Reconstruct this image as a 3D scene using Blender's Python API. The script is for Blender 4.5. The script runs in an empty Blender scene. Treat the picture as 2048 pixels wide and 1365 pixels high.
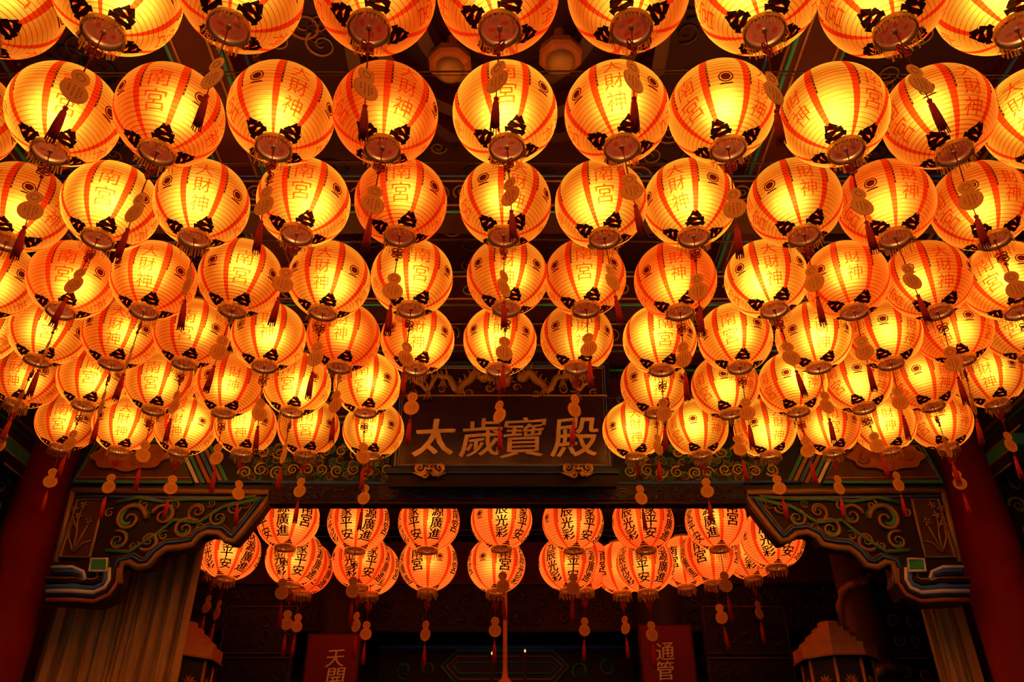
import bpy, bmesh, math, random
from mathutils import Vector, Matrix
random.seed(7)
R_=math.radians
scene=bpy.context.scene
scene.view_settings.view_transform='Standard'
scene.view_settings.look='None'
CAMZ=1.5; PITCH=R_(32.3); F=1645.0
SP,CP=math.sin(PITCH),math.cos(PITCH)
XC=-0.03            # symmetry axis of the temple front

# ---------------------------------------------------------------- survey
def S(px,py,Y):
    """metric position of a facade feature measured on the vertical plane at distance Y"""
    a=(px-1024)/F; b=(682.5-py)/F
    dy=CP-b*SP; dz=SP+b*CP
    s=Y/dy
    return (a*s, CAMZ+dz*s)

# ---------------------------------------------------------------- materials
def newmat(name):
    m=bpy.data.materials.new(name); m.use_nodes=True
    nt=m.node_tree; nt.nodes.clear()
    return m,nt
def mat(name,col,rough=.5,metal=0.,var=.35,scale=12.,bump=.15,spec=.5):
    m,nt=newmat(name); N=nt.nodes; L=nt.links
    o=N.new('ShaderNodeOutputMaterial'); p=N.new('ShaderNodeBsdfPrincipled')
    tc=N.new('ShaderNodeTexCoord'); no=N.new('ShaderNodeTexNoise'); no.inputs['Scale'].default_value=scale; no.inputs['Detail'].default_value=5
    L.new(tc.outputs['Object'],no.inputs['Vector'])
    mx=N.new('ShaderNodeMix'); mx.data_type='RGBA'
    mx.inputs[6].default_value=(*[c*(1-var) for c in col],1); mx.inputs[7].default_value=(*[min(1,c*(1+var)) for c in col],1)
    L.new(no.outputs[0],mx.inputs[0]); L.new(mx.outputs[2],p.inputs['Base Color'])
    p.inputs['Roughness'].default_value=rough; p.inputs['Metallic'].default_value=metal
    p.inputs['Specular IOR Level'].default_value=spec
    if bump>0:
        b=N.new('ShaderNodeBump'); b.inputs['Strength'].default_value=bump; b.inputs['Distance'].default_value=.01
        L.new(no.outputs[0],b.inputs['Height']); L.new(b.outputs[0],p.inputs['Normal'])
    L.new(p.outputs[0],o.inputs[0])
    return m
def emis(name,col,st):
    m,nt=newmat(name); o=nt.nodes.new('ShaderNodeOutputMaterial'); e=nt.nodes.new('ShaderNodeEmission')
    e.inputs[0].default_value=(*col,1); e.inputs[1].default_value=st; nt.links.new(e.outputs[0],o.inputs[0]); return m
def math_(nt,op,a,b=None,c=None):
    n=nt.nodes.new('ShaderNodeMath'); n.operation=op
    for i,v in enumerate((a,b,c)):
        if v is None: continue
        if isinstance(v,(int,float)): n.inputs[i].default_value=v
        else: nt.links.new(v,n.inputs[i])
    return n.outputs[0]
def paper(name,glow,nr,base=(1,.37,.018),deep=(1,.09,.003),hot=(1,.52,.045),fw=.58,rg=.82):
    m,nt=newmat(name); N=nt.nodes; L=nt.links
    o=N.new('ShaderNodeOutputMaterial'); tc=N.new('ShaderNodeTexCoord'); sx=N.new('ShaderNodeSeparateXYZ')
    L.new(tc.outputs['Object'],sx.inputs[0]); X,Y,Z=sx.outputs
    ny=math_(nt,'MULTIPLY',Y,-1.)
    u=math_(nt,'DIVIDE',math_(nt,'ARCTAN2',X,ny),2*math.pi)
    rad=math_(nt,'SQRT',math_(nt,'ADD',math_(nt,'MULTIPLY',X,X),math_(nt,'MULTIPLY',Y,Y)))
    v=math_(nt,'ADD',math_(nt,'DIVIDE',math_(nt,'ARCTAN2',Z,rad),math.pi),.5)
    fr=math_(nt,'FRACT',math_(nt,'ADD',math_(nt,'MULTIPLY',v,nr),0.0))
    rib=math_(nt,'GREATER_THAN',math_(nt,'ABSOLUTE',math_(nt,'SUBTRACT',fr,.5)),.40)
    fu=math_(nt,'FRACT',math_(nt,'ADD',math_(nt,'MULTIPLY',u,8.),16.))
    d=math_(nt,'ABSOLUTE',math_(nt,'SUBTRACT',fu,.5))
    stripe=math_(nt,'LESS_THAN',d,.085)
    dk=math_(nt,'LESS_THAN',math_(nt,'ABSOLUTE',math_(nt,'SUBTRACT',fu,.60)),.022)
    dk=math_(nt,'MULTIPLY',dk,math_(nt,'GREATER_THAN',v,.42))
    dk=math_(nt,'MULTIPLY',dk,math_(nt,'LESS_THAN',math_(nt,'ABSOLUTE',math_(nt,'SUBTRACT',fr,.5)),.36))
    no=N.new('ShaderNodeTexNoise'); no.inputs['Scale'].default_value=14; L.new(tc.outputs['Object'],no.inputs['Vector'])
    oi=N.new('ShaderNodeObjectInfo'); rnd=oi.outputs['Random']
    f1=math_(nt,'SUBTRACT',1.,math_(nt,'MULTIPLY',rib,.55))
    f1=math_(nt,'MULTIPLY',f1,math_(nt,'SUBTRACT',1.,math_(nt,'MULTIPLY',dk,.93)))
    f1=math_(nt,'MULTIPLY',f1,math_(nt,'ADD',.85,math_(nt,'MULTIPLY',no.outputs[0],.3)))
    # dye lot: some lanterns are a redder batch of paper
    dye=math_(nt,'MULTIPLY',math_(nt,'POWER',rnd,2.8),.65)
    def col(c,sc):
        m0=N.new('ShaderNodeMix'); m0.data_type='RGBA'; m0.inputs[6].default_value=(*c,1); m0.inputs[7].default_value=(c[0],c[1]*.35,c[2]*.3,1)
        L.new(dye,m0.inputs[0])
        mx=N.new('ShaderNodeMix'); mx.data_type='RGBA'; L.new(m0.outputs[2],mx.inputs[6]); mx.inputs[7].default_value=(*sc,1)
        L.new(stripe,mx.inputs[0])
        mm=N.new('ShaderNodeVectorMath'); mm.operation='SCALE'; L.new(mx.outputs[2],mm.inputs[0]); L.new(f1,mm.inputs['Scale'])
        return mm.outputs[0]
    em=N.new('ShaderNodeEmission'); L.new(col(deep,(.8,.025,.001)),em.inputs[0])
    em.inputs[1].default_value=glow
    tr=N.new('ShaderNodeBsdfTranslucent'); L.new(col(base,(.85,.035,.001)),tr.inputs[0])
    rf=N.new('ShaderNodeBsdfRefraction'); L.new(col(hot,(.9,.06,.003)),rf.inputs[0]); rf.inputs['Roughness'].default_value=rg; rf.inputs['IOR'].default_value=1.5
    ms=N.new('ShaderNodeMixShader'); ms.inputs[0].default_value=fw; L.new(tr.outputs[0],ms.inputs[1]); L.new(rf.outputs[0],ms.inputs[2])
    ad=N.new('ShaderNodeAddShader'); L.new(em.outputs[0],ad.inputs[0]); L.new(ms.outputs[0],ad.inputs[1]); L.new(ad.outputs[0],o.inputs[0])
    return m
def ink(name,filt,op,dif):
    m,nt=newmat(name); N=nt.nodes; L=nt.links
    o=N.new('ShaderNodeOutputMaterial'); t=N.new('ShaderNodeBsdfTransparent'); t.inputs[0].default_value=(*filt,1)
    d=N.new('ShaderNodeBsdfDiffuse'); d.inputs[0].default_value=(*dif,1)
    ms=N.new('ShaderNodeMixShader'); ms.inputs[0].default_value=op; L.new(t.outputs[0],ms.inputs[1]); L.new(d.outputs[0],ms.inputs[2]); L.new(ms.outputs[0],o.inputs[0])
    return m
def transl(name,c,tc,fac=.5,rough=.4,clear=0.,cc=(1,1,1)):
    m,nt=newmat(name); N=nt.nodes; L=nt.links
    o=N.new('ShaderNodeOutputMaterial'); d=N.new('ShaderNodeBsdfPrincipled'); d.inputs['Base Color'].default_value=(*c,1); d.inputs['Roughness'].default_value=rough
    t=N.new('ShaderNodeBsdfTranslucent'); t.inputs[0].default_value=(*tc,1)
    ms=N.new('ShaderNodeMixShader'); ms.inputs[0].default_value=fac; L.new(d.outputs[0],ms.inputs[1]); L.new(t.outputs[0],ms.inputs[2])
    out=ms.outputs[0]
    if clear>0:
        tt=N.new('ShaderNodeBsdfTransparent'); tt.inputs[0].default_value=(*cc,1)
        m2=N.new('ShaderNodeMixShader'); m2.inputs[0].default_value=clear; L.new(out,m2.inputs[1]); L.new(tt.outputs[0],m2.inputs[2]); out=m2.outputs[0]
    L.new(out,o.inputs[0])
    return m

NR=36
M_paper=paper('lantern_paper',.17,NR)
M_paper2=paper('lantern_paper_inner',.38,NR,base=(1,.27,.035),deep=(1,.13,.010),hot=(1,.34,.045),fw=.30,rg=.9)
M_inkr=ink('ink_red_print',(1,.52,.35),.10,(.5,.04,.005))
M_inkk=ink('ink_black_print',(.05,.02,.01),.75,(.012,.006,.004))
M_inkb=ink('ink_brown_print',(.22,.04,.02),.5,(.06,.01,.004))
M_brass=mat('brass_ring',(.90,.58,.18),.35,.4)
M_fringe=transl('gold_fringe',(1.,.76,.26),(1.,.70,.20),.5,.3,.40,(1,.75,.35))
M_disc=transl('cap_film',(.45,.20,.08),(.30,.09,.03),.6,.12,.42,(.95,.50,.25))
M_discw=transl('cap_film_petal',(.85,.55,.38),(.60,.30,.14),.5,.3)
M_tag=transl('gold_card',(1.,.70,.18),(1.,.66,.15),.45)
M_tagink=mat('tag_ink',(.25,.03,.01),.7,0,.1)
M_cord=mat('red_cord',(.35,.012,.008),.7,0,.2)
M_tassel=mat('red_tassel',(.5,.012,.006),.75,0,.3,60)
M_wire=mat('wire_dark',(.05,.02,.012),.5,.5)
M_gold=mat('gilded_carving',(.90,.60,.18),.38,.4,.3,20)
M_goldc=mat('gilded_letters',(.95,.76,.32),.4,.15,.2,20)
M_golddim=mat('old_gilding',(.38,.23,.07),.5,.3,.4,20)
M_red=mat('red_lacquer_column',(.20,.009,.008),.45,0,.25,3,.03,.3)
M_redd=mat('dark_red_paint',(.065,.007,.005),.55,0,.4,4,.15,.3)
M_plaque=mat('plaque_lacquer',(.032,.006,.006),.22,0,.35,3,.05)
M_navy=mat('painted_navy',(.015,.022,.06),.45,0,.4,8,.15,.3)
M_blue=mat('painted_blue',(.05,.18,.85),.45,0,.3,8)
M_teal=mat('painted_teal',(.03,.32,.28),.45,0,.3,8)
M_green=mat('painted_green',(.04,.38,.14),.45,0,.35,10)
M_white=mat('painted_white',(.80,.90,.95),.5,0,.1,10)
M_orange=mat('painted_orange',(.40,.12,.03),.5,0,.3,10)
M_bronze=mat('bronze_border',(.32,.20,.08),.45,.2,.3,15)
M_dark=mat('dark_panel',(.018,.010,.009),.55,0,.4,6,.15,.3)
M_brown=mat('brown_panel',(.08,.03,.015),.5,0,.4,9)
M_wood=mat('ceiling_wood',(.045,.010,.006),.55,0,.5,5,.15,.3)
M_curtain=mat('curtain_cloth',(.58,.36,.12),.85,0,.12,6,.1)
M_floor=mat('stone_floor',(.16,.13,.11),.6,0,.3,4)
M_towergold=mat('tower_gold',(.62,.25,.055),.45,.2,.3,14)
M_glow=emis('candle_flame',(1,.55,.2),1.5)

# ---------------------------------------------------------------- mesh builder
class B:
    def __init__(s): s.v=[]; s.f=[]; s.m=[]; s.mats=[]; s.sm=[]
    def mi(s,m):
        if m not in s.mats: s.mats.append(m)
        return s.mats.index(m)
    def add(s,vs,fs,m,smooth=False):
        o=len(s.v); k=s.mi(m); s.v+= [tuple(x) for x in vs]
        for f in fs: s.f.append([i+o for i in f]); s.m.append(k); s.sm.append(smooth)
    def box(s,x0,x1,y0,y1,z0,z1,m):
        vs=[(x,y,z) for x in(x0,x1) for y in(y0,y1) for z in(z0,z1)]
        s.add(vs,[(0,1,3,2),(4,6,7,5),(0,4,5,1),(2,3,7,6),(0,2,6,4),(1,5,7,3)],m)
    def prism(s,poly,y0,y1,m):
        n=len(poly)
        vs=[(x,y0,z) for x,z in poly]+[(x,y1,z) for x,z in poly]
        fs=[list(range(n)),list(range(2*n-1,n-1,-1))]+[(i,n+i,n+(i+1)%n,(i+1)%n) for i in range(n)]
        s.add(vs,fs,m)
    def tube(s,pts,r,m,n=6,closed=False,flat=1.0):
        P=[Vector(p) for p in pts]; k=len(P)
        if k<2: return
        vs=[]; 
        t0=(P[1]-P[0]).normalized(); up=Vector((0,1,0)) if abs(t0.y)<.9 else Vector((1,0,0))
        for i in range(k):
            if closed: t=P[(i+1)%k]-P[i-1]
            else: t=P[min(i+1,k-1)]-P[max(i-1,0)]
            if t.length<1e-9: t=t0.copy()
            t.normalize(); a=up-t*up.dot(t)
            if a.length<1e-4: a=t.orthogonal()
            a.normalize(); b=t.cross(a); up=a
            rr=r[i] if isinstance(r,(list,tuple)) else r
            for j in range(n):
                w=2*math.pi*j/n; vs.append(P[i]+a*math.cos(w)*rr*flat+b*math.sin(w)*rr)
        fs=[]
        for i in range(k if closed else k-1):
            i2=(i+1)%k
            for j in range(n):
                j2=(j+1)%n; fs.append((i*n+j,i*n+j2,i2*n+j2,i2*n+j))
        if not closed: fs.append(list(range(n))[::-1]); fs.append([(k-1)*n+j for j in range(n)])
        s.add(vs,fs,m,True)
    def lathe(s,prof,c,m,n=24,smooth=True,rot=0,caps=True):
        vs=[]; cx,cy,cz=c
        for r,z in prof:
            for j in range(n):
                w=2*math.pi*j/n+rot; vs.append((cx+r*math.cos(w),cy+r*math.sin(w),cz+z))
        fs=[]
        for i in range(len(prof)-1):
            for j in range(n):
                j2=(j+1)%n; fs.append((i*n+j,i*n+j2,(i+1)*n+j2,(i+1)*n+j))
        if caps:
            fs.append(list(range(n))[::-1]); fs.append([(len(prof)-1)*n+j for j in range(n)])
        s.add(vs,fs,m,smooth)
    def mesh(s,name):
        me=bpy.data.meshes.new(name); me.from_pydata(s.v,[],s.f)
        for m in s.mats: me.materials.append(m)
        me.polygons.foreach_set('material_index',s.m); me.polygons.foreach_set('use_smooth',s.sm)
        me.update(); return me
    def obj(s,name,parent=None):
        o=bpy.data.objects.new(name,s.mesh(name)); scene.collection.objects.link(o)
        if parent: o.parent=parent
        return o

# ---------------------------------------------------------------- glyphs
_g={}
def glyph(ch):
    if ch in _g: return _g[ch]
    cu=bpy.data.curves.new('g','FONT'); cu.body=ch; cu.size=1; cu.resolution_u=3; cu.fill_mode='FRONT'
    ob=bpy.data.objects.new('g',cu); scene.collection.objects.link(ob)
    dg=bpy.context.evaluated_depsgraph_get(); dg.update()
    me=bpy.data.meshes.new_from_object(ob.evaluated_get(dg))
    vs=[v.co.copy() for v in me.vertices]; fs=[list(p.vertices) for p in me.polygons]
    bpy.data.objects.remove(ob); bpy.data.curves.remove(cu); bpy.data.meshes.remove(me)
    if vs:
        x0=min(v.x for v in vs);x1=max(v.x for v in vs);y0=min(v.y for v in vs);y1=max(v.y for v in vs)
        s=1/max(x1-x0,y1-y0,1e-3)
        # brush-like slant: horizontals rise to the right
        vs=[((v.x-(x0+x1)/2)*s,(v.y-(y0+y1)/2)*s+.06*(v.x-(x0+x1)/2)*s) for v in vs]
    _g[ch]=(vs,fs); return _g[ch]
def strokes(bold):
    """offsets of overlaid copies that thicken the strokes like a loaded brush"""
    if bold<=0: return [(0,0)]
    return [(-bold,bold*.25),(bold,-bold*.25)] if bold<.016 else [(-bold,bold*.4),(0,-bold*.4),(bold,bold*.1)]
def cut(vs,fs,step):
    bm=bmesh.new(); bv=[bm.verts.new((x,y,0)) for x,y in vs]
    for f in fs:
        try: bm.faces.new([bv[i] for i in f])
        except ValueError: pass
    lo=min(min(x,y) for x,y in vs); hi=max(max(x,y) for x,y in vs)
    c=math.floor(lo/step)*step+step
    while c<hi:
        for ax in((1,0,0),(0,1,0)):
            bmesh.ops.bisect_plane(bm,geom=bm.verts[:]+bm.edges[:]+bm.faces[:],plane_co=Vector(ax)*c,plane_no=ax,dist=1e-6)
        c+=step
    bm.verts.index_update()
    V=[(v.co.x,v.co.y) for v in bm.verts]; Fc=[[v.index for v in f.verts] for f in bm.faces]; bm.free()
    return V,Fc
RL=.200; VZ=.96
def wrap(b,vs,fs,phi,lat,m,off=1.013,step=.02):
    V,Fc=cut(vs,fs,step)
    out=[]
    for x,y in V:
        la=lat+y/RL; ph=phi+x/(RL*max(.2,math.cos(la)))
        r=RL*off
        out.append((r*math.cos(la)*math.sin(ph),-r*math.cos(la)*math.cos(ph),r*VZ*math.sin(la)))
    b.add(out,Fc,m)
def wrap_text(b,txt,phi,latc,size,m,bold,gap=1.1):
    n=len(txt)
    for i,ch in enumerate(txt):
        vs,fs=glyph(ch)
        if not vs: continue
        y0=((n-1)/2-i)*size*gap
        for q,(dx,dy) in enumerate(strokes(bold)):
            wrap(b,[((x+dx)*size,(y+dy)*size+y0) for x,y in vs],fs,phi,latc,m,1.013+.0008*q)
def poly_wrap(b,poly,phi,lat,m,off=1.013): wrap(b,poly,[list(range(len(poly)))],phi,lat,m,off)
def emblem(b,phi,lat,s,m):
    # plain stand-in roundel: ring, disc and a base bar
    n=20
    ring=[(s*math.cos(2*math.pi*i/n),s*.9*math.sin(2*math.pi*i/n)) for i in range(n)]+[(s*.80*math.cos(2*math.pi*i/n),s*.72*math.sin(2*math.pi*i/n)) for i in range(n)]
    wrap(b,ring,[(i,(i+1)%n,n+(i+1)%n,n+i) for i in range(n)],phi,lat,m,1.014)
    poly_wrap(b,[(s*.66*math.cos(2*math.pi*i/12),s*.58*math.sin(2*math.pi*i/12)) for i in range(12)],phi,lat,m,1.014)
    poly_wrap(b,[(-s*1.0,-s*1.25),(s*1.0,-s*1.25),(s*.7,-s*1.0),(-s*.7,-s*1.0)],phi,lat,m,1.014)

def lantern_mesh(name,kind):
    b=B(); nseg=60; latm=R_(73); vs=[]; rings=[]
    K=NR*3
    for i in range(K+1):
        la=(i/K-.5)*math.pi
        if abs(la)>latm: continue
        mlt=1+.009*abs(math.sin(math.pi*i/3))
        rings.append((RL*mlt*math.cos(la),RL*VZ*mlt*math.sin(la)))
    for r,z in rings:
        for j in range(nseg):
            w=2*math.pi*j/nseg; vs.append((r*math.cos(w),r*math.sin(w),z))
    fs=[(i*nseg+j,i*nseg+(j+1)%nseg,(i+1)*nseg+(j+1)%nseg,(i+1)*nseg+j) for i in range(len(rings)-1) for j in range(nseg)]
    b.add(vs,fs,M_paper if kind=='front' else M_paper2,True)
    zb=rings[0][1]; rb=rings[0][0]
    for sgn in(-1,1):
        z=zb*(-sgn) if sgn==1 else zb
        pr=[(rb+.004,0),(rb+.006,.012),(rb+.003,.024),(rb-.004,.024),(rb-.004,0)]
        zz=z-.016 if sgn==-1 else z-.006
        b.lathe(pr+[pr[0]],(0,0,zz),M_brass,32,caps=False)
    # bottom film with petals, and hanging hook
    b.lathe([(rb-.004,0),(.001,0)],(0,0,zb-.002),M_disc,24,caps=False)
    for k in range(5):
        a=2*math.pi*k/5+.4
        rr=.026+.006*(k%2)
        pts=[(rr*math.cos(a)+.013*math.cos(w),rr*math.sin(a)+.008*math.sin(w),zb-.0035) for w in [2*math.pi*q/10 for q in range(10)]]
        b.add(pts,[list(range(10))[::-1]],M_discw if k in(0,3) else M_inkr)
    b.lathe([(.010,0),(.010,-.006),(.003,-.010)],(0,0,zb-.004),M_brass,10)
    # fringe
    n=40
    for k in range(n):
        a=2*math.pi*k/n+random.uniform(-.05,.05); l=random.uniform(.030,.052); rr=rb+.005; w=.0034
        ca,sa=math.cos(a),math.sin(a); fl=random.uniform(-.002,.010)
        p=[]
        for t in(0,.5,1):
            rr2=rr+fl*t*t; z=zb-.008-l*t
            p+=[(rr2*ca-w*sa,rr2*sa+w*ca,z),(rr2*ca+w*sa,rr2*sa-w*ca,z)]
        b.add(p,[(0,1,3,2),(2,3,5,4)],M_fringe)
    # top hook
    zt=-zb
    b.tube([(-rb,0,zt+.01),(0,0,zt+.022),(rb,0,zt+.01)],.002,M_wire,5)
    b.tube([(0,0,zt+.02),(0,0,zt+.05),(.008,0,zt+.062),(0,0,zt+.07)],.002,M_wire,5)
    if kind=='front':
        pan=['N','E','C','E','N','E','C','E']
        for k in range(8):
            ph=R_(45*k)
            if pan[k]=='N': wrap_text(b,'南宮',ph,R_(-15),.083,M_inkr,.007,1.15)
            elif pan[k]=='C': wrap_text(b,'大財神' if k==2 else '財神',ph,R_(-14),.070,M_inkr,.007,1.15)
            else:
                if k in(1,5) or k==3: emblem(b,ph,R_(-7),.027,M_inkb)
            if k%2: continue
            # cloud motif at the base of every second band
            p2=ph+R_(22.5); la=R_(-71)
            for (w0,w1,y0,y1,sh) in ((.042,.044,.003,.0225,.0),(.046,.032,.0235,.0435,.004),(.034,.010,.0445,.068,-.003)):
                poly=[]
                for q in range(9):
                    t=q/8; poly.append((-w0*.8+1.6*w0*t, y0+.005*math.sin(t*9+sh*500)))
                for q in range(7):
                    t=q/6; poly.append((w1-2*w1*t+sh, y1+.004*math.sin(t*7+1)))
                poly_wrap(b,poly,p2,la,M_inkk)
    else:
        for k,t in enumerate(['元辰光彩','閤家平安','財源廣進','南宮','E','南宮','元辰光彩','E']):
            ph=R_(45*k)
            if t=='E': emblem(b,ph,R_(0),.026,M_inkb)
            else: wrap_text(b,t,ph,R_(-8 if len(t)>2 else -4),.076 if len(t)>2 else .084,M_inkk,.022,1.0)
            if k%2: continue
            for (w0,w1,y0,y1) in ((.03,.02,0,.014),(.022,.006,.017,.034)):
                poly_wrap(b,[(-w0,y0),(0,y0+.005),(w0,y0),(w1,y1),(0,y1+.004),(-w1,y1)],ph+R_(22.5),R_(-69),M_inkk)
    return b.mesh(name)
ME_front=lantern_mesh('paper_lantern_mesh','front')
ME_back=lantern_mesh('paper_lantern_black_writing_mesh','back')

def tag_mesh(name,knot,ln):
    b=B()
    r1,r2,dd=.042,.028,.062
    a=(dd*dd+r1*r1-r2*r2)/(2*dd); h=math.sqrt(r1*r1-a*a); A1=math.atan2(h,a); A2=math.atan2(h,dd-a)
    z1=-.250-ln; z2=z1+dd
    poly=[]
    n=22
    for i in range(n+1):
        w=A1+(2*math.pi-2*A1)*i/n; poly.append((r1*math.sin(w),z1+r1*math.cos(w)))
    for i in range(n-5):
        w=math.pi+A2+(2*math.pi-2*A2)*(i+.5)/(n-5); poly.append((r2*math.sin(w),z2+r2*math.cos(w)))
    b.prism(poly,-.0012,.0012,M_tag)
    for yy in(-.0017,.0013):
        for cx in(-.018,-.004,.010,.020):
            for q in range(5 if abs(cx)<.015 else 3):
                zz=z1+.020-q*.010-(0 if abs(cx)<.015 else .006)
                b.box(cx-.003,cx+.003,yy,yy+.0004,zz-.0008,zz+.0008,M_tagink); b.box(cx-.0006,cx+.0006,yy,yy+.0004,zz-.0035,zz+.003,M_tagink)
        b.tube([(.013*math.cos(w),yy,z2+.013*math.sin(w)) for w in [2*math.pi*q/14 for q in range(14)]],.0008,M_tagink,4,closed=True)
    zt=z2+r2
    b.tube([(0,0,.012),(.002,0,-.05),(0,0,zt)],.0024,M_cord,5)
    if knot:
        zk=-.085
        for k in range(6):
            a=math.pi/2*k+math.pi/4 if k<4 else math.pi*(k-4)
            rr=.017 if k<4 else .010
            b.tube([(rr*math.cos(a)+.010*math.cos(w),.001*k,zk+rr*math.sin(a)+.010*math.sin(w)) for w in [2*math.pi*q/10 for q in range(10)]],.0028,M_cord,5,closed=True)
        b.lathe([(.001,-.008),(.007,-.004),(.007,.004),(.001,.008)],(0,0,zk-.035),M_cord,8)
    zb=z1-r1
    b.tube([(0,0,zb),(0,0,zb-.03)],.002,M_cord,5)
    b.lathe([(.002,0),(.008,-.006),(.007,-.014),(.005,-.018),(.0095,-.030),(.012,-.10),(.011,-.125)],(0,0,zb-.026),M_tassel,12)
    for k in range(10):
        a=2*math.pi*k/10
        b.tube([(.007*math.cos(a),.007*math.sin(a),zb-.05),(.011*math.cos(a),.011*math.sin(a),zb-.10),(.013*math.cos(a),.013*math.sin(a),zb-.165-random.uniform(0,.01))],.002,M_tassel,4)
    return b.mesh(name)
ME_tags=[tag_mesh('wish_tag_mesh',True,0.0),tag_mesh('wish_tag_mesh_plain',False,-.02),tag_mesh('wish_tag_mesh_long',True,.03)]

def lantern(me,nm,X,Y,Z,th,sc=1.0,power=3.0,tag=True):
    o=bpy.data.objects.new(nm,me); scene.collection.objects.link(o)
    o.location=(X,Y,Z); o.rotation_euler=(R_(random.uniform(-2.5,2.5)),R_(random.uniform(-2.5,2.5)),th); o.scale=(sc,)*3
    l=bpy.data.lights.new('bulb','POINT'); l.energy=power; l.color=(1,.86,.62); l.shadow_soft_size=.025
    lo=bpy.data.objects.new('bulb',l); scene.collection.objects.link(lo); lo.parent=o
    lo.location=(random.uniform(-.025,.025),random.uniform(-.025,.025),random.uniform(-.015,.035))
    if tag:
        t=bpy.data.objects.new('wish_tag',random.choice(ME_tags)); scene.collection.objects.link(t); t.parent=o
        t.location=(0,0,-RL*VZ*.951-.012); t.rotation_euler=(R_(random.uniform(-3,3)),R_(random.uniform(-4,4)),random.uniform(-.9,.9)-th)
    return o

H0=3.93
rows=[
 (1.13,[(x,'?',0) for x in(-1.7,-1.3,-.88,-.46,-.04,.39,.81,1.22,1.62)],-.035,0),
 (1.68,[(-1.686,'N',.3),(-1.299,'C',0),(-.895,'N',.2),(-.453,'C',-.2),(-.046,'N',0),(.384,'E',.1),(.809,'C',.3),(1.22,'E',-.2),(1.607,'N',0)],-.035,0),
 (2.21,[(-2.12,'N',.4),(-1.723,'N',-.05),(-1.315,'N',-.35),(-.888,'C',.2),(-.487,'C',.35),(-.027,'N',0),(.404,'C',0),(.806,'N',-.55),(1.238,'C',-.6),(1.635,'E',0),(2.027,'C',-.2)],-.035,0.01),
 (2.73,[(-2.55,'C',0),(-2.15,'E',0),(-1.755,'N',-.2),(-1.36,'C',-.1),(-.915,'N',-.1),(-.488,'N',-.05),(-.03,'C',.3),(.39,'N',.1),(.78,'C',-.2),(1.24,'E',-.4),(1.64,'E',-.15),(2.05,'E',0),(2.45,'N',0)],-.015,.01),
 (3.27,[(-2.56,'E',.5),(-2.171,'N',-.25),(-1.766,'C',-.25),(-1.341,'N',0),(-.902,'C',-.2),(-.494,'N',.2),(-.022,'C',0),(.361,'N',0),(.805,'C',.1),(1.255,'C',.2),(1.65,'E',-.5),(2.048,'E',-.3),(2.435,'N',-.3),(2.85,'C',0)],.0,.0),
 (3.83,[(-2.96,'E',0),(-2.569,'N',0),(-2.165,'C',-.2),(-1.772,'N',-.2),(-1.345,'C',-.1),(-.93,'C',-.1),(-.52,'C',0),(-.066,'C',0),(.358,'C',.2),(.814,'N',.2),(1.232,'N',-.1),(1.664,'C',.3),(2.055,'E',.1),(2.451,'C',-.3),(2.836,'N',-.2)],.05,0),
 (4.35,[(-2.947,'C',-.4),(-2.548,'N',-.1),(-2.13,'N',-.3),(-1.713,'C',.1),(-1.301,'N',-.3),(-.875,'N',-.2),(.859,'C',.2),(1.289,'E',0),(1.698,'E',-.1),(2.091,'E',.1),(2.5,'E',-.1),(2.899,'C',0)],.04,-.005),
 (4.92,[(-2.954,'N',-.3),(-2.573,'C',-.1),(-2.166,'C',-.3),(-1.769,'C',-.2),(-1.348,'N',-.1),(-.917,'N',-.2),(.801,'C',.1),(1.229,'E',-.1),(1.676,'E',-.3),(2.1,'N',.2),(2.471,'C',.2),(2.852,'E',.1)],.04,-.02),
]
PAN={'N':0,'E':-45,'C':-90}
for Y,ls,sag,off in rows:
    pts=[]
    for X,c,o in ls:
        if c=='?': c=random.choice('NEC')
        Z=H0+off+sag*(X/2.3)**2+random.uniform(-.012,.012)
        th=R_(PAN[c])+math.asin(o)-math.atan2(X,Y)+random.choice((0,0,math.pi))
        lantern(ME_front,'paper_lantern',X,Y,Z,th,power=random.choice((1.0,1.3,1.6,1.9)))
        pts.append((X,Y,Z+.243))
    wb=B(); pts=[(-3.50,Y,pts[0][2]+.06)]+pts+[(3.44,Y,pts[-1][2]+.06)]
    wb.tube(pts,.004,M_wire,5); wb.tube([(x,Y+.03,z+.015) for x,y,z in pts],.0025,M_wire,4)
    wb.obj('lantern_wire')

PB={'Y':0,'P':-45,'G':-90,'N':-135,'E':-180,'M':-225}
def backrow(Y,ls,pw,tagp):
    pts=[]
    for px,py,c,o in ls:
        X,Z=S(px,py,Y); th=R_(PB[c])+math.asin(o)-math.atan2(X,Y)
        lantern(ME_back,'paper_lantern_black_writing',X,Y,Z,th,sc=1.27,power=pw*random.uniform(.8,1.2),tag=random.random()<tagp)
        pts.append((X,Y,Z+.31))
    wb=B(); wb.tube(pts,.004,M_wire,5)
    for p in pts: wb.tube([p,(p[0],p[1],4.495)],.003,M_wire,4)
    wb.obj('lantern_wire')
backrow(6.6,[(577,1040,'N',.55),(717,1045,'P',-.4),(858,1045,'P',-.5),(1003,1042,'Y',0),(1146,1045,'Y',-.2),(1286,1045,'Y',-.5),(1432,1043,'N',.55),(1545,1078,'Y',-.2)],1.4,.6)
backrow(7.2,[(463,1105,'G',.6),(590,1118,'P',.2),(722,1122,'Y',-.4),(857,1127,'N',-.4),(993,1130,'M',.3),(1135,1127,'P',.2),(1290,1130,'P',-.1),(1418,1112,'N',-.3)],1.4,.9)
backrow(7.8,[(440,1098,'P',.2),(612,1137,'P',.3),(745,1138,'G',.4),(1170,1130,'G',0),(1240,1137,'E',0),(1368,1125,'N',-.4),(1498,1108,'Y',0)],1.3,.8)

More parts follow.
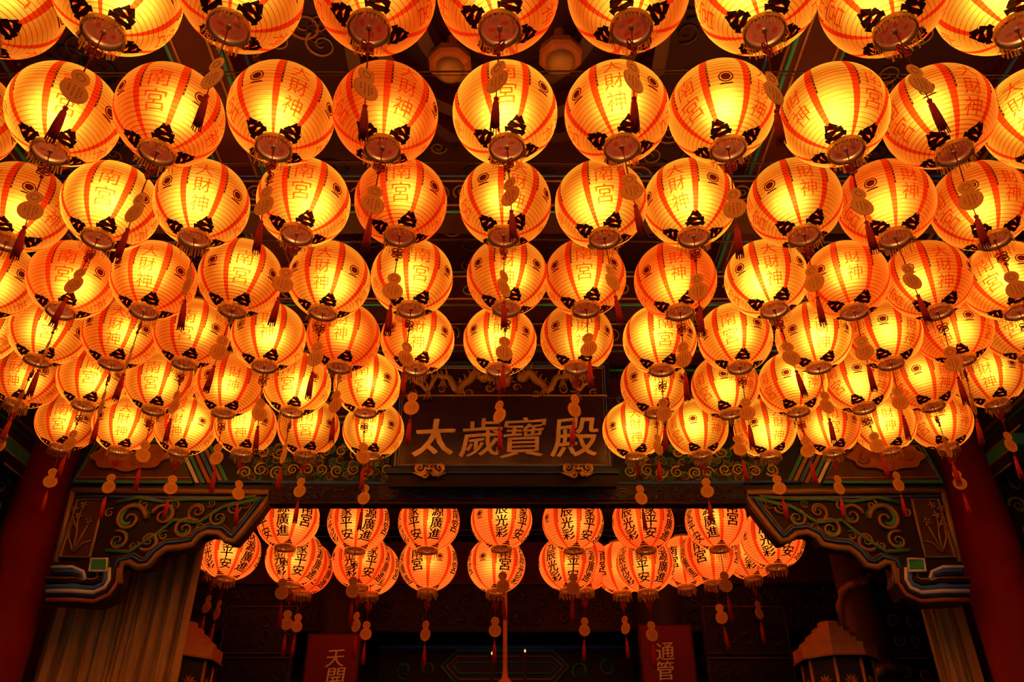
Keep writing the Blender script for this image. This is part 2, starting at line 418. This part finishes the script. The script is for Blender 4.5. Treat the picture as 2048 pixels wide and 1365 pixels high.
# ---------------------------------------------------------------- scroll ornament
def spiral(cx,cz,r,turns,a0,sgn,n=26):
    return [(cx+r*(1-.86*i/n)*math.cos(a0+sgn*2*math.pi*turns*i/n), cz+r*(1-.86*i/n)*math.sin(a0+sgn*2*math.pi*turns*i/n)) for i in range(n+1)]
def scroll(b,cx,cz,r,y,a0,sgn,m1,m2,th=.1,turns=1.6):
    p=spiral(cx,cz,r,turns,a0,sgn); n=len(p)
    b.tube([(x,y,z) for x,z in p],[r*th*(1.15-.7*i/n) for i in range(n)],m1,6)
    q=spiral(cx,cz,r*1.22,turns*.55,a0,sgn,14)
    b.tube([(x,y+.004,z) for x,z in q],[r*th*1.5*math.sin(math.pi*(i+.3)/15.6) for i in range(15)],m2,6,flat=.5)
def field(b,x0,x1,z0,z1,y,r,m1,m2,jit=.25,th=.1):
    nx=max(1,int((x1-x0)/(2.0*r))); nz=max(1,int((z1-z0)/(1.9*r)))
    for i in range(nx):
        for j in range(nz):
            cx=x0+(i+.5)*(x1-x0)/nx; cz=z0+(j+.5)*(z1-z0)/nz
            sg=1 if (i+j)%2 else -1
            scroll(b,cx+random.uniform(-jit,jit)*r,cz+random.uniform(-jit,jit)*r,r*random.uniform(.75,.95),y,random.uniform(0,6.28),sg,m1,m2 if random.random()<.7 else m1,th)
def pS(l,Y): return [S(x,y,Y) for x,y in l]
def outline(b,poly,y,r,m,closed=True): b.tube([(x,y,z) for x,z in poly],r,m,6,closed=closed)

def mirror_obj(o,name):
    me=o.data.copy()
    for v in me.vertices: v.co.x=2*XC-v.co.x
    me.flip_normals(); n=bpy.data.objects.new(name,me); scene.collection.objects.link(n); return n

# ---------------------------------------------------------------- brackets
YF=5.6
b=B()
out=[(150,985),(540,988),(536,1003),(512,1035),(486,1068),(470,1086),(455,1084),(440,1070),(418,1068),(400,1076),(388,1092),(362,1098),(335,1100),(318,1112),(300,1134),(278,1138),(262,1128),(248,1130),(242,1150),(243,1172),(228,1198),(195,1212),(95,1206),(90,1186),(104,1166),(124,1160),(104,1150),(108,1132)]
P=pS(out,YF)
b.prism(P,YF-.02,YF+.12,M_dark)
def inset(poly,d):
    n=len(poly); r=[]
    A=sum(poly[i][0]*poly[(i+1)%n][1]-poly[(i+1)%n][0]*poly[i][1] for i in range(n))
    sg=1 if A>0 else -1
    for i in range(n):
        ax,az=poly[i-1]; cx,cz=poly[(i+1)%n]; dx,dz=cx-ax,cz-az; l=math.hypot(dx,dz) or 1
        r.append((poly[i][0]-dz/l*d*sg,poly[i][1]+dx/l*d*sg))
    return r
outline(b,P[:20],YF-.025,.024,M_bronze,False)
outline(b,inset(P,.045)[:19],YF-.025,.010,M_blue,False)
outline(b,inset(P,.065)[1:18],YF-.025,.006,M_golddim,False)
outline(b,pS([(150,985),(114,1128)],YF),YF-.025,.022,M_bronze,False)
# orchid panel
fr=pS([(160,1003),(212,1003),(184,1118),(124,1118)],YF)
b.prism(fr,YF-.028,YF-.01,M_brown); outline(b,fr,YF-.032,.012,M_bronze)
for l in ([(150,1108),(158,1070),(160,1040),(172,1015)],[(150,1108),(168,1075),(182,1050)],[(150,1108),(142,1080),(146,1055)],[(152,1108),(170,1090),(186,1085)],[(158,1060),(150,1040),(154,1022)]):
    q=pS(l,YF); b.tube([(x,YF-.035,z) for x,z in q],[.009,.007,.006,.003][:len(q)],M_golddim,5)
for (x,y) in [(172,1015),(182,1048),(146,1054),(154,1022),(162,1036)]:
    cx,cz=S(x,y,YF)
    for k in range(5):
        a=k*1.257; b.tube([(cx,YF-.038,cz),(cx+.02*math.cos(a),YF-.04,cz+.02*math.sin(a)),(cx+.032*math.cos(a),YF-.036,cz+.032*math.sin(a))],[.004,.009,.002],M_golddim,5)
# scroll work
for (x,y,r,a,sg,mm) in [(262,1042,32,0,1,M_green),(238,1085,20,2,-1,M_teal),(300,1085,20,4,1,M_golddim),(330,1035,24,3,-1,M_green),(372,1062,22,1,1,M_green),(398,1026,20,5,-1,M_golddim),(440,1040,18,2,1,M_green),(470,1018,15,0,-1,M_green),(290,1015,12,2,1,M_golddim),(350,1015,10,1,-1,M_gold),(425,1010,9,4,1,M_green),(495,1012,9,4,1,M_golddim),(222,1030,10,1,1,M_golddim),(270,1095,10,1,-1,M_green),(330,1075,10,1,1,M_green),(405,1058,9,4,-1,M_green)]:
    cx,cz=S(x,y,YF); scroll(b,cx,cz,r*.0036,YF-.03,a,sg,M_golddim,mm,.15,1.5)
for l in ([(215,1105),(262,1108),(320,1070),(350,1045),(400,1050),(450,1018),(520,1003)],[(235,1010),(280,1000),(330,1008),(380,1003),(450,1003),(515,998)]):
    q=pS(l,YF); b.tube([(x,YF-.03,z) for x,z in q],.011,M_green,6); b.tube([(x,YF-.034,z+.012) for x,z in q],.005,M_golddim,6)
# foot volute
for k,(d,m) in enumerate(((0,M_orange),(9,M_navy),(17,M_white),(26,M_blue),(36,M_dark),(43,M_golddim))):
    l=[(97,1203-d),(150,1203-d),(192,1206-d),(222-d*.45,1192-d*.8),(238-d*.9,1168-d*.3),(240-d*.9,1134)]
    if d<40: l=l[:5]+([(240-d,1140)] if d<30 else [])
    q=pS(l,YF); b.tube([(x,YF-.03-.002*k,z) for x,z in q],.016 if d<40 else .008,m,6)
fr=pS([(190,1124),(222,1124),(220,1148),(186,1148)],YF)
b.prism(fr,YF-.06,YF,M_green); outline(b,fr,YF-.06,.010,M_white)
for k,(d,m) in enumerate(((0,M_white),(8,M_blue),(15,M_navy))):
    q=pS([(108+d*.3,1138+d),(150,1138+d),(172-d*.3,1148+d*.6),(176-d,1162),(160,1170-d*.6),(140,1168-d*.3)],YF)
    b.tube([(x,YF-.035,z) for x,z in q],.013,m,6)
bl=b.obj('carved_bracket'); mirror_obj(bl,'carved_bracket')

# ---------------------------------------------------------------- main beam
b=B()
xl,z985=S(150,985,YF); _,z885=S(150,880,YF)
xr=2*XC-xl
b.box(xl-.05,xr+.05,YF+.0,YF+.35,z985+.01,z885,M_navy)
_,zc0=S(1015,1016,YF); _,zc1=S(1015,974,YF)
x0,_=S(545,1000,YF); x1=2*XC-x0
b.box(x0,x1,YF-.06,YF+.02,zc0,zc1,M_dark)
b.tube([(x0,YF-.06,zc0+.01),(x1,YF-.06,zc0+.01)],.010,M_brown,6)
b.tube([(x0,YF-.06,zc1),(x1,YF-.06,zc1)],.010,M_blue,6)
# lozenge band in the middle
xa,_=S(760,1000,YF); xb=2*XC-xa
nl=9
b.box(xa,xb,YF-.07,YF-.05,zc0+.03,zc1-.02,M_redd)
for i in range(nl):
    c=xa+(i+.5)*(xb-xa)/nl; w=(xb-xa)/nl*.46; zc=(zc0+zc1)/2
    b.tube([(c-w,YF-.072,zc),(c,YF-.072,zc+.035),(c+w,YF-.072,zc),(c,YF-.072,zc-.035)],.006,M_blue if i%2 else M_teal,5,closed=True)
    b.tube([(c-w*.5,YF-.072,zc),(c,YF-.072,zc+.017),(c+w*.5,YF-.072,zc),(c,YF-.072,zc-.017)],.004,M_golddim,5,closed=True)
for sg in(0,1):
    def mx(l): return l if sg==0 else [(2*XC-x,z) for x,z in l]
    fx=lambda x: x if sg==0 else 2*XC-x
    e=mx(pS([(150,968),(196,886),(350,886),(388,968)],YF)); b.prism(e,YF-.02,YF+.01,M_brown); outline(b,e,YF-.025,.014,M_teal); outline(b,inset(e,.04),YF-.025,.007,M_golddim)
    cx,cz=S(264,918,YF)
    cl=[(fx(cx+.27*math.cos(t)*(1+.07*math.cos(8*t))),cz+.105*math.sin(t)*(1+.10*math.cos(8*t))) for t in [2*math.pi*i/48 for i in range(48)]]
    b.prism(cl,YF-.045,YF-.01,M_orange); outline(b,cl,YF-.045,.010,M_golddim)
    for dx in(-.16,-.05,.06,.17): scroll(b,fx(cx+dx),cz+random.uniform(-.02,.02),.05,YF-.05,random.random()*6,1,M_golddim,M_orange,.14)
    for i,m in enumerate((M_white,M_teal,M_orange,M_blue,M_golddim,M_teal)):
        q=mx(pS([(392+i*12,968),(354+i*12,886),(362+i*12,886),(400+i*12,968)],YF)); b.prism(q,YF-.015,YF+.01,m)
    xa,za=S(470,966,YF); xb,zb=S(790,888,YF)
    p=sorted((fx(xa),fx(xb)))
    field(b,p[0],p[1],za+.01,zb,YF-.012,.056,M_gold,M_green,.25,.13)
    field(b,p[0],p[1],za+.01,zb,YF-.002,.048,M_teal,M_green,.6,.15)
    field(b,p[0],p[1],za+.01,zb,YF-.006,.040,M_golddim,M_green,.7,.13)
    xa,za=S(430,966,YF); p=sorted((fx(xa),fx(S(760,970,YF)[0])))
    b.tube([(p[0],YF-.02,z985+.07),(p[1],YF-.02,z985+.07)],.010,M_blue,6)
    xa,_=S(545,990,YF); p=sorted((fx(xa),fx(S(750,990,YF)[0])))
    field(b,p[0],p[1],zc0+.02,zc1-.01,YF-.075,.030,M_brown,M_blue)
b.obj('painted_main_beam')

# upper wall of facade with ornament
b=B()
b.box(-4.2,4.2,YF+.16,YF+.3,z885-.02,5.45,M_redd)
for z,hh in((4.32,.05),(4.78,.06),(5.2,.06)):
    b.box(-4.2,4.2,YF+.02,YF+.18,z,z+hh,M_navy); b.tube([(-4.2,YF+.02,z),(4.2,YF+.02,z)],.012,M_teal,5); b.tube([(-4.2,YF+.02,z+hh),(4.2,YF+.02,z+hh)],.010,M_golddim,5)
field(b,-3.4,3.4,4.86,5.18,YF+.14,.085,M_golddim,M_teal)
field(b,-3.4,3.4,4.42,4.74,YF+.14,.085,M_golddim,M_orange)
b.obj('wall_front')

# ---------------------------------------------------------------- name board
root=bpy.data.objects.new('temple_name_board',None); scene.collection.objects.link(root)
YS=5.36; xs,zs=S(1005,938,YS)
root.location=(xs,YS,zs); root.rotation_euler=(R_(9),0,0)
b=B(); W=.775; Hh=.80
b.box(-W,W,0,.04,0,Hh,M_plaque)
b.box(-W+.05,W-.05,-.006,.0,.03,.50,M_plaque)
for (r,m,d) in ((.018,M_navy,0),(.010,M_blue,.028),(.006,M_golddim,.045)):
    b.tube([(-W+d,-.008,d*.6),(W-d,-.008,d*.6),(W-d,-.008,Hh-d),(-W+d,-.008,Hh-d)],r,m,6,closed=True)
b.box(-W-.04,W+.04,-.03,.05,-.035,-.005,M_navy)
b.box(-W-.02,W+.02,-.01,.06,-.13,-.035,M_dark)
b.tube([(-W-.04,-.03,-.035),(W+.04,-.03,-.035)],.006,M_blue,5)
b.tube([(-W+.02,-.012,.54),(W-.02,-.012,.54)],.008,M_golddim,6)
b.obj('board',root)
b=B()
for ch,px,sz,bd in (('太',868,.265,.030),('歲',962,.275,.012),('寶',1047,.30,.008),('殿',1152,.305,.014)):
    vs,fs=glyph(ch)
    if not vs: continue
    cx=(px-1005)*.00352; cz=.225
    for k,(ox,oy) in enumerate(strokes(bd)):
        q=[]
        for x,y in vs:
            x+=ox; y+=oy
            xx=x+.10*y+.012*math.sin(9*y+px); yy=y+.012*math.sin(8*x+px)
            q.append((cx+xx*sz*1.05,cz+yy*sz))
        yq=-.016-.0006*k
        b.add([(x,yq,z) for x,z in q],fs,M_goldc)
        ed={}
        for f in fs:
            for i in range(len(f)):
                a,c=f[i],f[(i+1)%len(f)]; kk=(min(a,c),max(a,c)); ed[kk]=None if kk in ed else (a,c)
        for e in ed.values():
            if e: b.add([(q[e[0]][0],yq,q[e[0]][1]),(q[e[1]][0],yq,q[e[1]][1]),(q[e[1]][0],-.005,q[e[1]][1]),(q[e[0]][0],-.005,q[e[0]][1])],[(0,1,2,3)],M_goldc)
b.obj('gilded_characters',root)
b=B()
def dragon(b,sg):
    pts=[];rr=[]
    for i in range(30):
        t=i/29; pts.append((sg*(.16+.50*t),-.03-.01*math.sin(t*20),.64+.055*math.sin(t*13+.5)+.02*math.sin(t*31))); rr.append(.030*(1-.75*t)+.004)
    b.tube(pts,rr,M_golddim,8)
    for i in range(2,28,2):
        x,y,z=pts[i]; b.tube([(x,y,z),(x+sg*.015,y-.01,z+.05),(x+sg*.03,y,z+.065)],[.012,.008,.002],M_golddim,5)
    hx,hy,hz=pts[0]
    b.lathe([(.001,-.04),(.03,-.03),(.042,0),(.032,.03),(.001,.04)],(hx-sg*.02,hy-.01,hz),M_golddim,10)
    for a in(.5,1.1,1.8,2.4): b.tube([(hx,hy-.02,hz),(hx+sg*.04*math.cos(a)*1.5,hy-.03,hz+.06*math.sin(a)),(hx+sg*.09*math.cos(a),hy-.02,hz+.09*math.sin(a))],[.012,.009,.002],M_golddim,5)
    for i in(8,16,22):
        x,y,z=pts[i]
        for a in(-.6,-.0,.6): b.tube([(x,y,z),(x+.03*math.sin(a),y-.02,z-.06),(x+.055*math.sin(a),y-.02,z-.085)],[.012,.008,.002],M_golddim,5)
dragon(b,1); dragon(b,-1)
b.lathe([(.001,-.045),(.032,-.032),(.045,0),(.032,.032),(.001,.045)],(.02,-.03,.64),M_orange,16)
for k in range(7):
    a=math.pi*k/6; b.tube([(.02+.045*math.cos(a),-.03,.64+.045*math.sin(a)),(.02+.08*math.cos(a),-.03,.64+.09*math.sin(a))],[.012,.002],M_golddim,5)
for sgx in(-1,1):
    for k in range(9):
        scroll(b,sgx*(.10+.07*k),.60+.05*math.sin(k*2.1)+.03*(k%2),.034,-.012,k*1.7,sgx,M_golddim,M_orange,.16,1.3)
b.obj('dragon_carvings',root)
b=B()
for sg in(-1,1):
    cx=sg*.515+.01; cz=-.02
    b.lathe([(.001,-.03),(.03,-.022),(.042,0),(.03,.025),(.001,.034)],(cx,-.055,cz),M_gold,12)
    for d in(-1,1):
        scroll(b,cx+d*.07,cz+.012,.042,-.06,0 if d<0 else math.pi,d,M_gold,M_gold,.22,1.4)
        scroll(b,cx+d*.035,cz-.035,.028,-.065,0,d,M_gold,M_golddim,.25,1.2)
        b.tube([(cx,-.06,cz-.01),(cx+d*.06,-.06,cz-.045),(cx+d*.115,-.05,cz-.02)],[.018,.014,.004],M_gold,6)
        b.lathe([(.001,-.008),(.009,0),(.001,.008)],(cx+d*.016,-.096,cz+.010),M_dark,8)
    b.tube([(cx-.02,-.095,cz-.012),(cx,-.100,cz-.02),(cx+.02,-.095,cz-.012)],.006,M_redd,5)
b.obj('gilded_feet',root)

# ---------------------------------------------------------------- columns
def column(name,x,y,r,z1,m):
    b=B(); b.lathe([(r*1.5,0),(r*1.55,.15),(r*1.2,.3),(r,.36),(r,z1)],(x,y,0),m,40); return b.obj(name)
for sx in(-1,1):
    x=XC+sx*3.42
    column('red_column',x,YF+.15,.205,4.5,M_red)
for sg in(-1,1):
    b=B(); xx=XC+sg*3.62
    a,c=sorted((xx-sg*.1,xx+sg*.2))
    b.box(a,c,-1.5,YF+.2,4.12,4.40,M_navy)
    for z,m in((4.12,M_teal),(4.18,M_golddim),(4.38,M_teal)): b.tube([(xx-sg*.1,-1.5,z),(xx-sg*.1,YF,z)],.013,m,5)
    for k in range(3):
        zz=4.12-.09*k; w=.42-.12*k
        y0=YF-.1-w
        b.box(a,c,y0,YF,zz-.09,zz,M_teal if k%2 else M_navy); b.tube([(xx-sg*.1,y0,zz-.09),(xx-sg*.1,YF,zz-.09)],.008,M_golddim,5)
    b.obj('side_beam')
    b=B()
    w0,w1=sorted((XC+sg*3.62,XC+sg*4.3))
    b.box(w0,w1,YF+.1,YF+.2,0,4.2,M_dark)
    field(b,w0,w1,2.2,4.1,YF+.09,.09,M_golddim,M_green)
    b.obj('wall_wing')

# ---------------------------------------------------------------- porch ceiling
b=B()
ZC=5.42
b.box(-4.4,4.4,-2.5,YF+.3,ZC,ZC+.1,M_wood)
b.obj('ceiling')
for xb in (-3.0,-1.62,1.56,2.95):
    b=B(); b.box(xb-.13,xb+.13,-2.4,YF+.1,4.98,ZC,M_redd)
    for s in(-1,1):
        for z,m in((4.99,M_teal),(5.05,M_golddim),(5.3,M_blue)): b.tube([(xb+s*.13,-2.4,z),(xb+s*.13,YF,z)],.014,m,5)
    b.tube([(xb-.09,-2.4,4.975),(xb-.09,YF,4.975)],.008,M_golddim,5); b.tube([(xb+.09,-2.4,4.975),(xb+.09,YF,4.975)],.008,M_golddim,5)
    b.obj('ceiling_beam')
for yb in (1.3,3.75,4.7,5.3):
    b=B(); b.box(-4.2,4.2,yb-.1,yb+.1,4.70,4.98,M_wood)
    for z,m in((4.70,M_teal),(4.75,M_golddim),(4.94,M_golddim),(4.98,M_blue)): b.tube([(-4.2,yb-.1,z),(4.2,yb-.1,z)],.009,m,5)
    field(b,-3.4,3.4,4.76,4.93,yb-.1,.075,M_golddim,M_green)
    b.obj('ceiling_cross_beam')
b=B()
def ceil_scroll(cx,cy,r):
    n=24; sg=random.choice((-1,1)); a0=random.random()*6.28
    pts=[(cx+r*(1-.86*i/n)*math.cos(a0+sg*9.4*i/n),cy+r*(1-.86*i/n)*math.sin(a0+sg*9.4*i/n),ZC-.01) for i in range(n+1)]
    b.tube(pts,[r*.10*(1.1-.7*i/n) for i in range(n+1)],random.choice((M_brown,M_golddim,M_orange,M_navy)),5)
for i in range(520):
    x=random.uniform(-3.6,3.6); y=random.uniform(.6,5.5)
    if abs(x+.03)<1.0 and 1.8<y<3.7: continue
    ceil_scroll(x,y,random.uniform(.05,.12))
b.obj('ceiling_scroll_painting')
b=B()
for r,z in((.95,ZC),(.75,ZC),(.5,ZC)):
    pr=[(r,-.02),(r,-.16),(r-.06,-.16),(r-.06,-.02)]
    b.lathe(pr,(XC,2.75,z),M_redd if r>.5 else M_brown,8 if r>.8 else 32,False,math.pi/8,caps=False)
    b.lathe([(r+.01,-.165),(r-.07,-.165)],(XC,2.75,z),M_brown,8 if r>.8 else 32,False,math.pi/8,caps=False)
b.obj('octagonal_coffer')
for (x,y) in((-.34,3.01),(.264,2.96),(-.24,2.45),(.28,2.45)):
    b=B(); b.lathe([(.03,.22),(.03,.05),(.115,.05),(.125,0),(.11,-.02),(.07,-.035),(.065,-.06),(.03,-.08),(.001,-.08)],(x,y,5.2),M_orange,8,False,.39)
    b.lathe([(.08,0),(.078,-.05),(.045,-.075)],(x,y,5.19),M_golddim,20)
    b.obj('ceiling_boss')

# ---------------------------------------------------------------- hall behind
YB=9.4
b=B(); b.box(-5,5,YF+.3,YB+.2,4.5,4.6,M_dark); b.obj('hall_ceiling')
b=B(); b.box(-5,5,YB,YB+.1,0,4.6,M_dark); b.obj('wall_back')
b=B(); b.box(-6,6,-3,YB+.2,-.1,0,M_floor); b.obj('floor')
for sg in(-1,1):
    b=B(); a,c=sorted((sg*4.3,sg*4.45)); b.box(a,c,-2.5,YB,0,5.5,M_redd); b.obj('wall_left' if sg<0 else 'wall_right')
b=B()
YI=8.6
_,zt=S(1000,1140,YI); _,zm=S(1000,1168,YI); _,zl=S(1000,1262,YI)
b.box(-4.25,4.25,YI,YI+.1,zm,zt+.3,M_redd); b.box(-4.25,4.25,YI+.05,YI+.1,zl,zm,M_dark)
b.tube([(-4.25,YI,zm),(4.25,YI,zm)],.010,M_brown,5); b.tube([(-4.25,YI+.04,zl),(4.25,YI+.04,zl)],.012,M_navy,5)
field(b,-3.6,3.6,zl+.03,zm-.03,YI+.04,.10,M_navy,M_brown,.4)
field(b,-3.6,3.6,zl+.03,zm-.03,YI+.045,.07,M_brown,M_navy,.6)
b.obj('hall_frieze')
b=B(); YA=9.2
h=pS([(882,1334),(915,1302),(1105,1302),(1138,1334),(1105,1372),(915,1372)],YA)
b.prism(h,YA,YA+.1,M_navy); outline(b,h,YA-.01,.018,M_teal); outline(b,inset(h,.06),YA-.01,.010,M_golddim); outline(b,inset(h,.12),YA-.01,.012,M_teal)
for s,(a,c) in enumerate(((780,880),(1140,1240))):
    xa,z0=S(a,1372,YA); xb,z1=S(c,1305,YA); field(b,xa,xb,z0,z1,YA,.10,M_teal,M_golddim)
xa,z0=S(760,1300,YA); xb,_=S(1265,1300,YA)
b.box(xa,xb,YA-.05,YA+.15,z0,z0+.03,M_blue)
b.box(xa,xb,YA+.02,YA+.15,0,z0,M_dark)
b.obj('altar_shrine')
for px,py in((984,1308),(1050,1303)):
    x,z=S(px,py,8.9); b=B(); b.lathe([(.03,-.9),(.02,-.85),(.015,-.06),(.03,-.04),(.03,-.02)],(x,8.9,z),M_brown,12)
    b.lathe([(.001,-.015),(.010,-.005),(.009,.008),(.001,.02)],(x,8.9,z),M_glow,10); b.obj('altar_lamp')
# plaques on inner columns
for px0,px1,pyt,txt,ty in((618,722,1268,'天開',(1318,1356)),(1277,1381,1250,'通管',(1304,1342))):
    Yp=8.0; xa,zt2=S(px0,pyt,Yp); xb,_=S(px1,pyt,Yp)
    column('hall_column',(xa+xb)/2,Yp+.3,.23,4.5,M_dark)
    b=B(); b.box(xa,xb,Yp,Yp+.05,zt2-1.6,zt2,M_red)
    b.tube([(xa,Yp,zt2-1.6),(xa,Yp,zt2),(xb,Yp,zt2),(xb,Yp,zt2-1.6)],.010,M_redd,5)
    for ch,y in zip(txt,ty):
        cx,cz=S((px0+px1)/2+1,y,Yp); vs,fs=glyph(ch); sz=.165
        for k,(ox,oy) in enumerate(strokes(.014)):
            b.add([(cx+(x+ox+.08*yy)*sz,Yp-.006-.0005*k,cz+(yy+oy)*sz) for x,yy in vs],fs,M_goldc)
    b.obj('couplet_plaque')
# hanging copper rod
b=B(); x,z=S(1010,1352,7.78)
b.lathe([(.001,-.14),(.05,-.12),(.075,-.06),(.03,-.02),(.022,.05),(.020,.6),(.015,1.1),(.012,4.5-z)],(x,7.78,z),M_towergold,16)
b.obj('hanging_copper_rod')

# curtains
def curtain(px0,px1,Y,name,folds):
    xa,_=S(px0,1200,Y); xb,_=S(px1,1200,Y)
    b=B(); n=220; zs=[3.72-i*3.70/30 for i in range(31)]; vs=[]
    for k,z in enumerate(zs):
        for i in range(n+1):
            t=i/n; ph=t*folds*2*math.pi; x=xa+(xb-xa)*t+.010*math.sin(ph*2.1+z)
            y=Y+.050*math.sin(ph+.4*math.sin(3*t*6)+.25*math.sin(z*2))*(.6+.4*math.sin(7*t+1))+.012*math.sin(2.7*ph+1)
            vs.append((x,y,z))
    fs=[(k*(n+1)+i,k*(n+1)+i+1,(k+1)*(n+1)+i+1,(k+1)*(n+1)+i) for k in range(30) for i in range(n)]
    b.add(vs,fs,M_curtain,True)
    b.tube([(xa-.05,Y,3.74),(xb+.05,Y,3.74)],.02,M_bronze,8)
    return b.obj(name)
curtain(112,388,6.15,'pleated_curtain',9)
curtain(1842,1915,6.15,'pleated_curtain',3)

# light towers
def tower(px,name):
    Y=6.7; x,zt=S(px,1247,Y); b=B(); k=.0040
    def hexa(r,z0,z1,m,r2=None): b.lathe([(r,z0-zt),(r2 or r,z1-zt)],(x,Y,zt),m,8,False,math.pi/8)
    z=zt
    for i,(r,h) in enumerate(((22,.05),(36,.05),(50,.05),(64,.05),(78,.10))):
        hexa(r*k,z-h,z,M_towergold); hexa(r*k*1.03,z-h,z-h+.012,M_orange)
        z-=h
    for lv in range(5):
        h=.42
        hexa(64*k,z-h,z,M_navy)
        for q in range(8):
            a=math.pi/8+q*math.pi/4; b.tube([(x+64*k*math.cos(a),Y+64*k*math.sin(a),z-h),(x+64*k*math.cos(a),Y+64*k*math.sin(a),z)],.014,M_towergold,6)
            a2=q*math.pi/4; ca,sa=math.cos(a2),math.sin(a2); rr=64*k*math.cos(math.pi/8)+.004
            for j in range(7):
                w=math.pi*j/6
                p0=(x+rr*ca,Y+rr*sa,z-.17)
                tip=(x+rr*ca-sa*.065*math.cos(w),Y+rr*sa+ca*.065*math.cos(w),z-.19+.075*math.sin(w))
                mid=tuple((u+v_)/2 for u,v_ in zip(p0,tip))
                b.tube([p0,mid,tip],[.005,.013,.002],M_orange if j%2 else M_towergold,5,flat=.5)
            b.tube([(x+rr*ca+sa*.07,Y+rr*sa-ca*.07,z-.24),(x+rr*ca,Y+rr*sa,z-.27),(x+rr*ca-sa*.07,Y+rr*sa+ca*.07,z-.24)],.006,M_green,5)
        z-=h
        hexa(70*k,z-.05,z,M_towergold); z-=.05
    hexa(84*k,.0,z,M_redd)
    b.obj(name)
tower(1657,'prayer_light_tower'); tower(374,'prayer_light_tower')

# dragon-carved stone pillar
b=B(); Yp=7.4; x,z=S(1718,1200,Yp)
b.lathe([(.17,0),(.17,4.5)],(x,Yp,0),M_brown,32)
pts=[];rr=[]
for i in range(160):
    t=i/159; a=t*9*math.pi; pts.append((x+.17*math.cos(a),Yp+.17*math.sin(a),.6+3.6*t+.05*math.sin(a*2.3))); rr.append(.040+.010*math.sin(i*1.9))
b.tube(pts,rr,M_golddim,8)
for i in range(0,160,3):
    p=Vector(pts[i]); d=Vector((p.x-x,p.y-Yp,0)).normalized(); b.tube([p,p+d*.025+Vector((0,0,.04)),p+d*.035+Vector((0,0,.06))],[.025,.016,.003],M_brown,5)
b.obj('dragon_carved_pillar')
for pa,pb in((1748,1845),(452,600),(1400,1570)):
    Yl=7.9; xa,z0=S(pa,1215,Yl); xb,_=S(pb,1215,Yl)
    b=B(); b.box(xa,xb,Yl,Yl+.05,0,z0,M_dark)
    hi=pa>1700
    zz=z0
    while zz>.6:
        b.tube([(xa+.02,Yl-.01,zz),(xb-.02,Yl-.01,zz),(xb-.02,Yl-.01,zz-.42),(xa+.02,Yl-.01,zz-.42)],.010,M_golddim if hi else M_brown,5,closed=True)
        field(b,xa+.05,xb-.05,zz-.38,zz-.04,Yl-.005,.07,M_golddim if hi else M_navy,M_orange if hi else M_brown)
        zz-=.46
    b.obj('carved_screen')

# ---------------------------------------------------------------- world, camera
w=bpy.data.worlds.new('World'); scene.world=w; w.use_nodes=True
w.node_tree.nodes['Background'].inputs[0].default_value=(1,.80,.6,1); w.node_tree.nodes['Background'].inputs[1].default_value=.15
cam=bpy.data.cameras.new('camera'); co=bpy.data.objects.new('camera',cam); scene.collection.objects.link(co)
co.location=(0,0,CAMZ); co.rotation_euler=(math.pi/2+PITCH,0,0); cam.sensor_width=36; cam.lens=36*F/2048
scene.camera=co
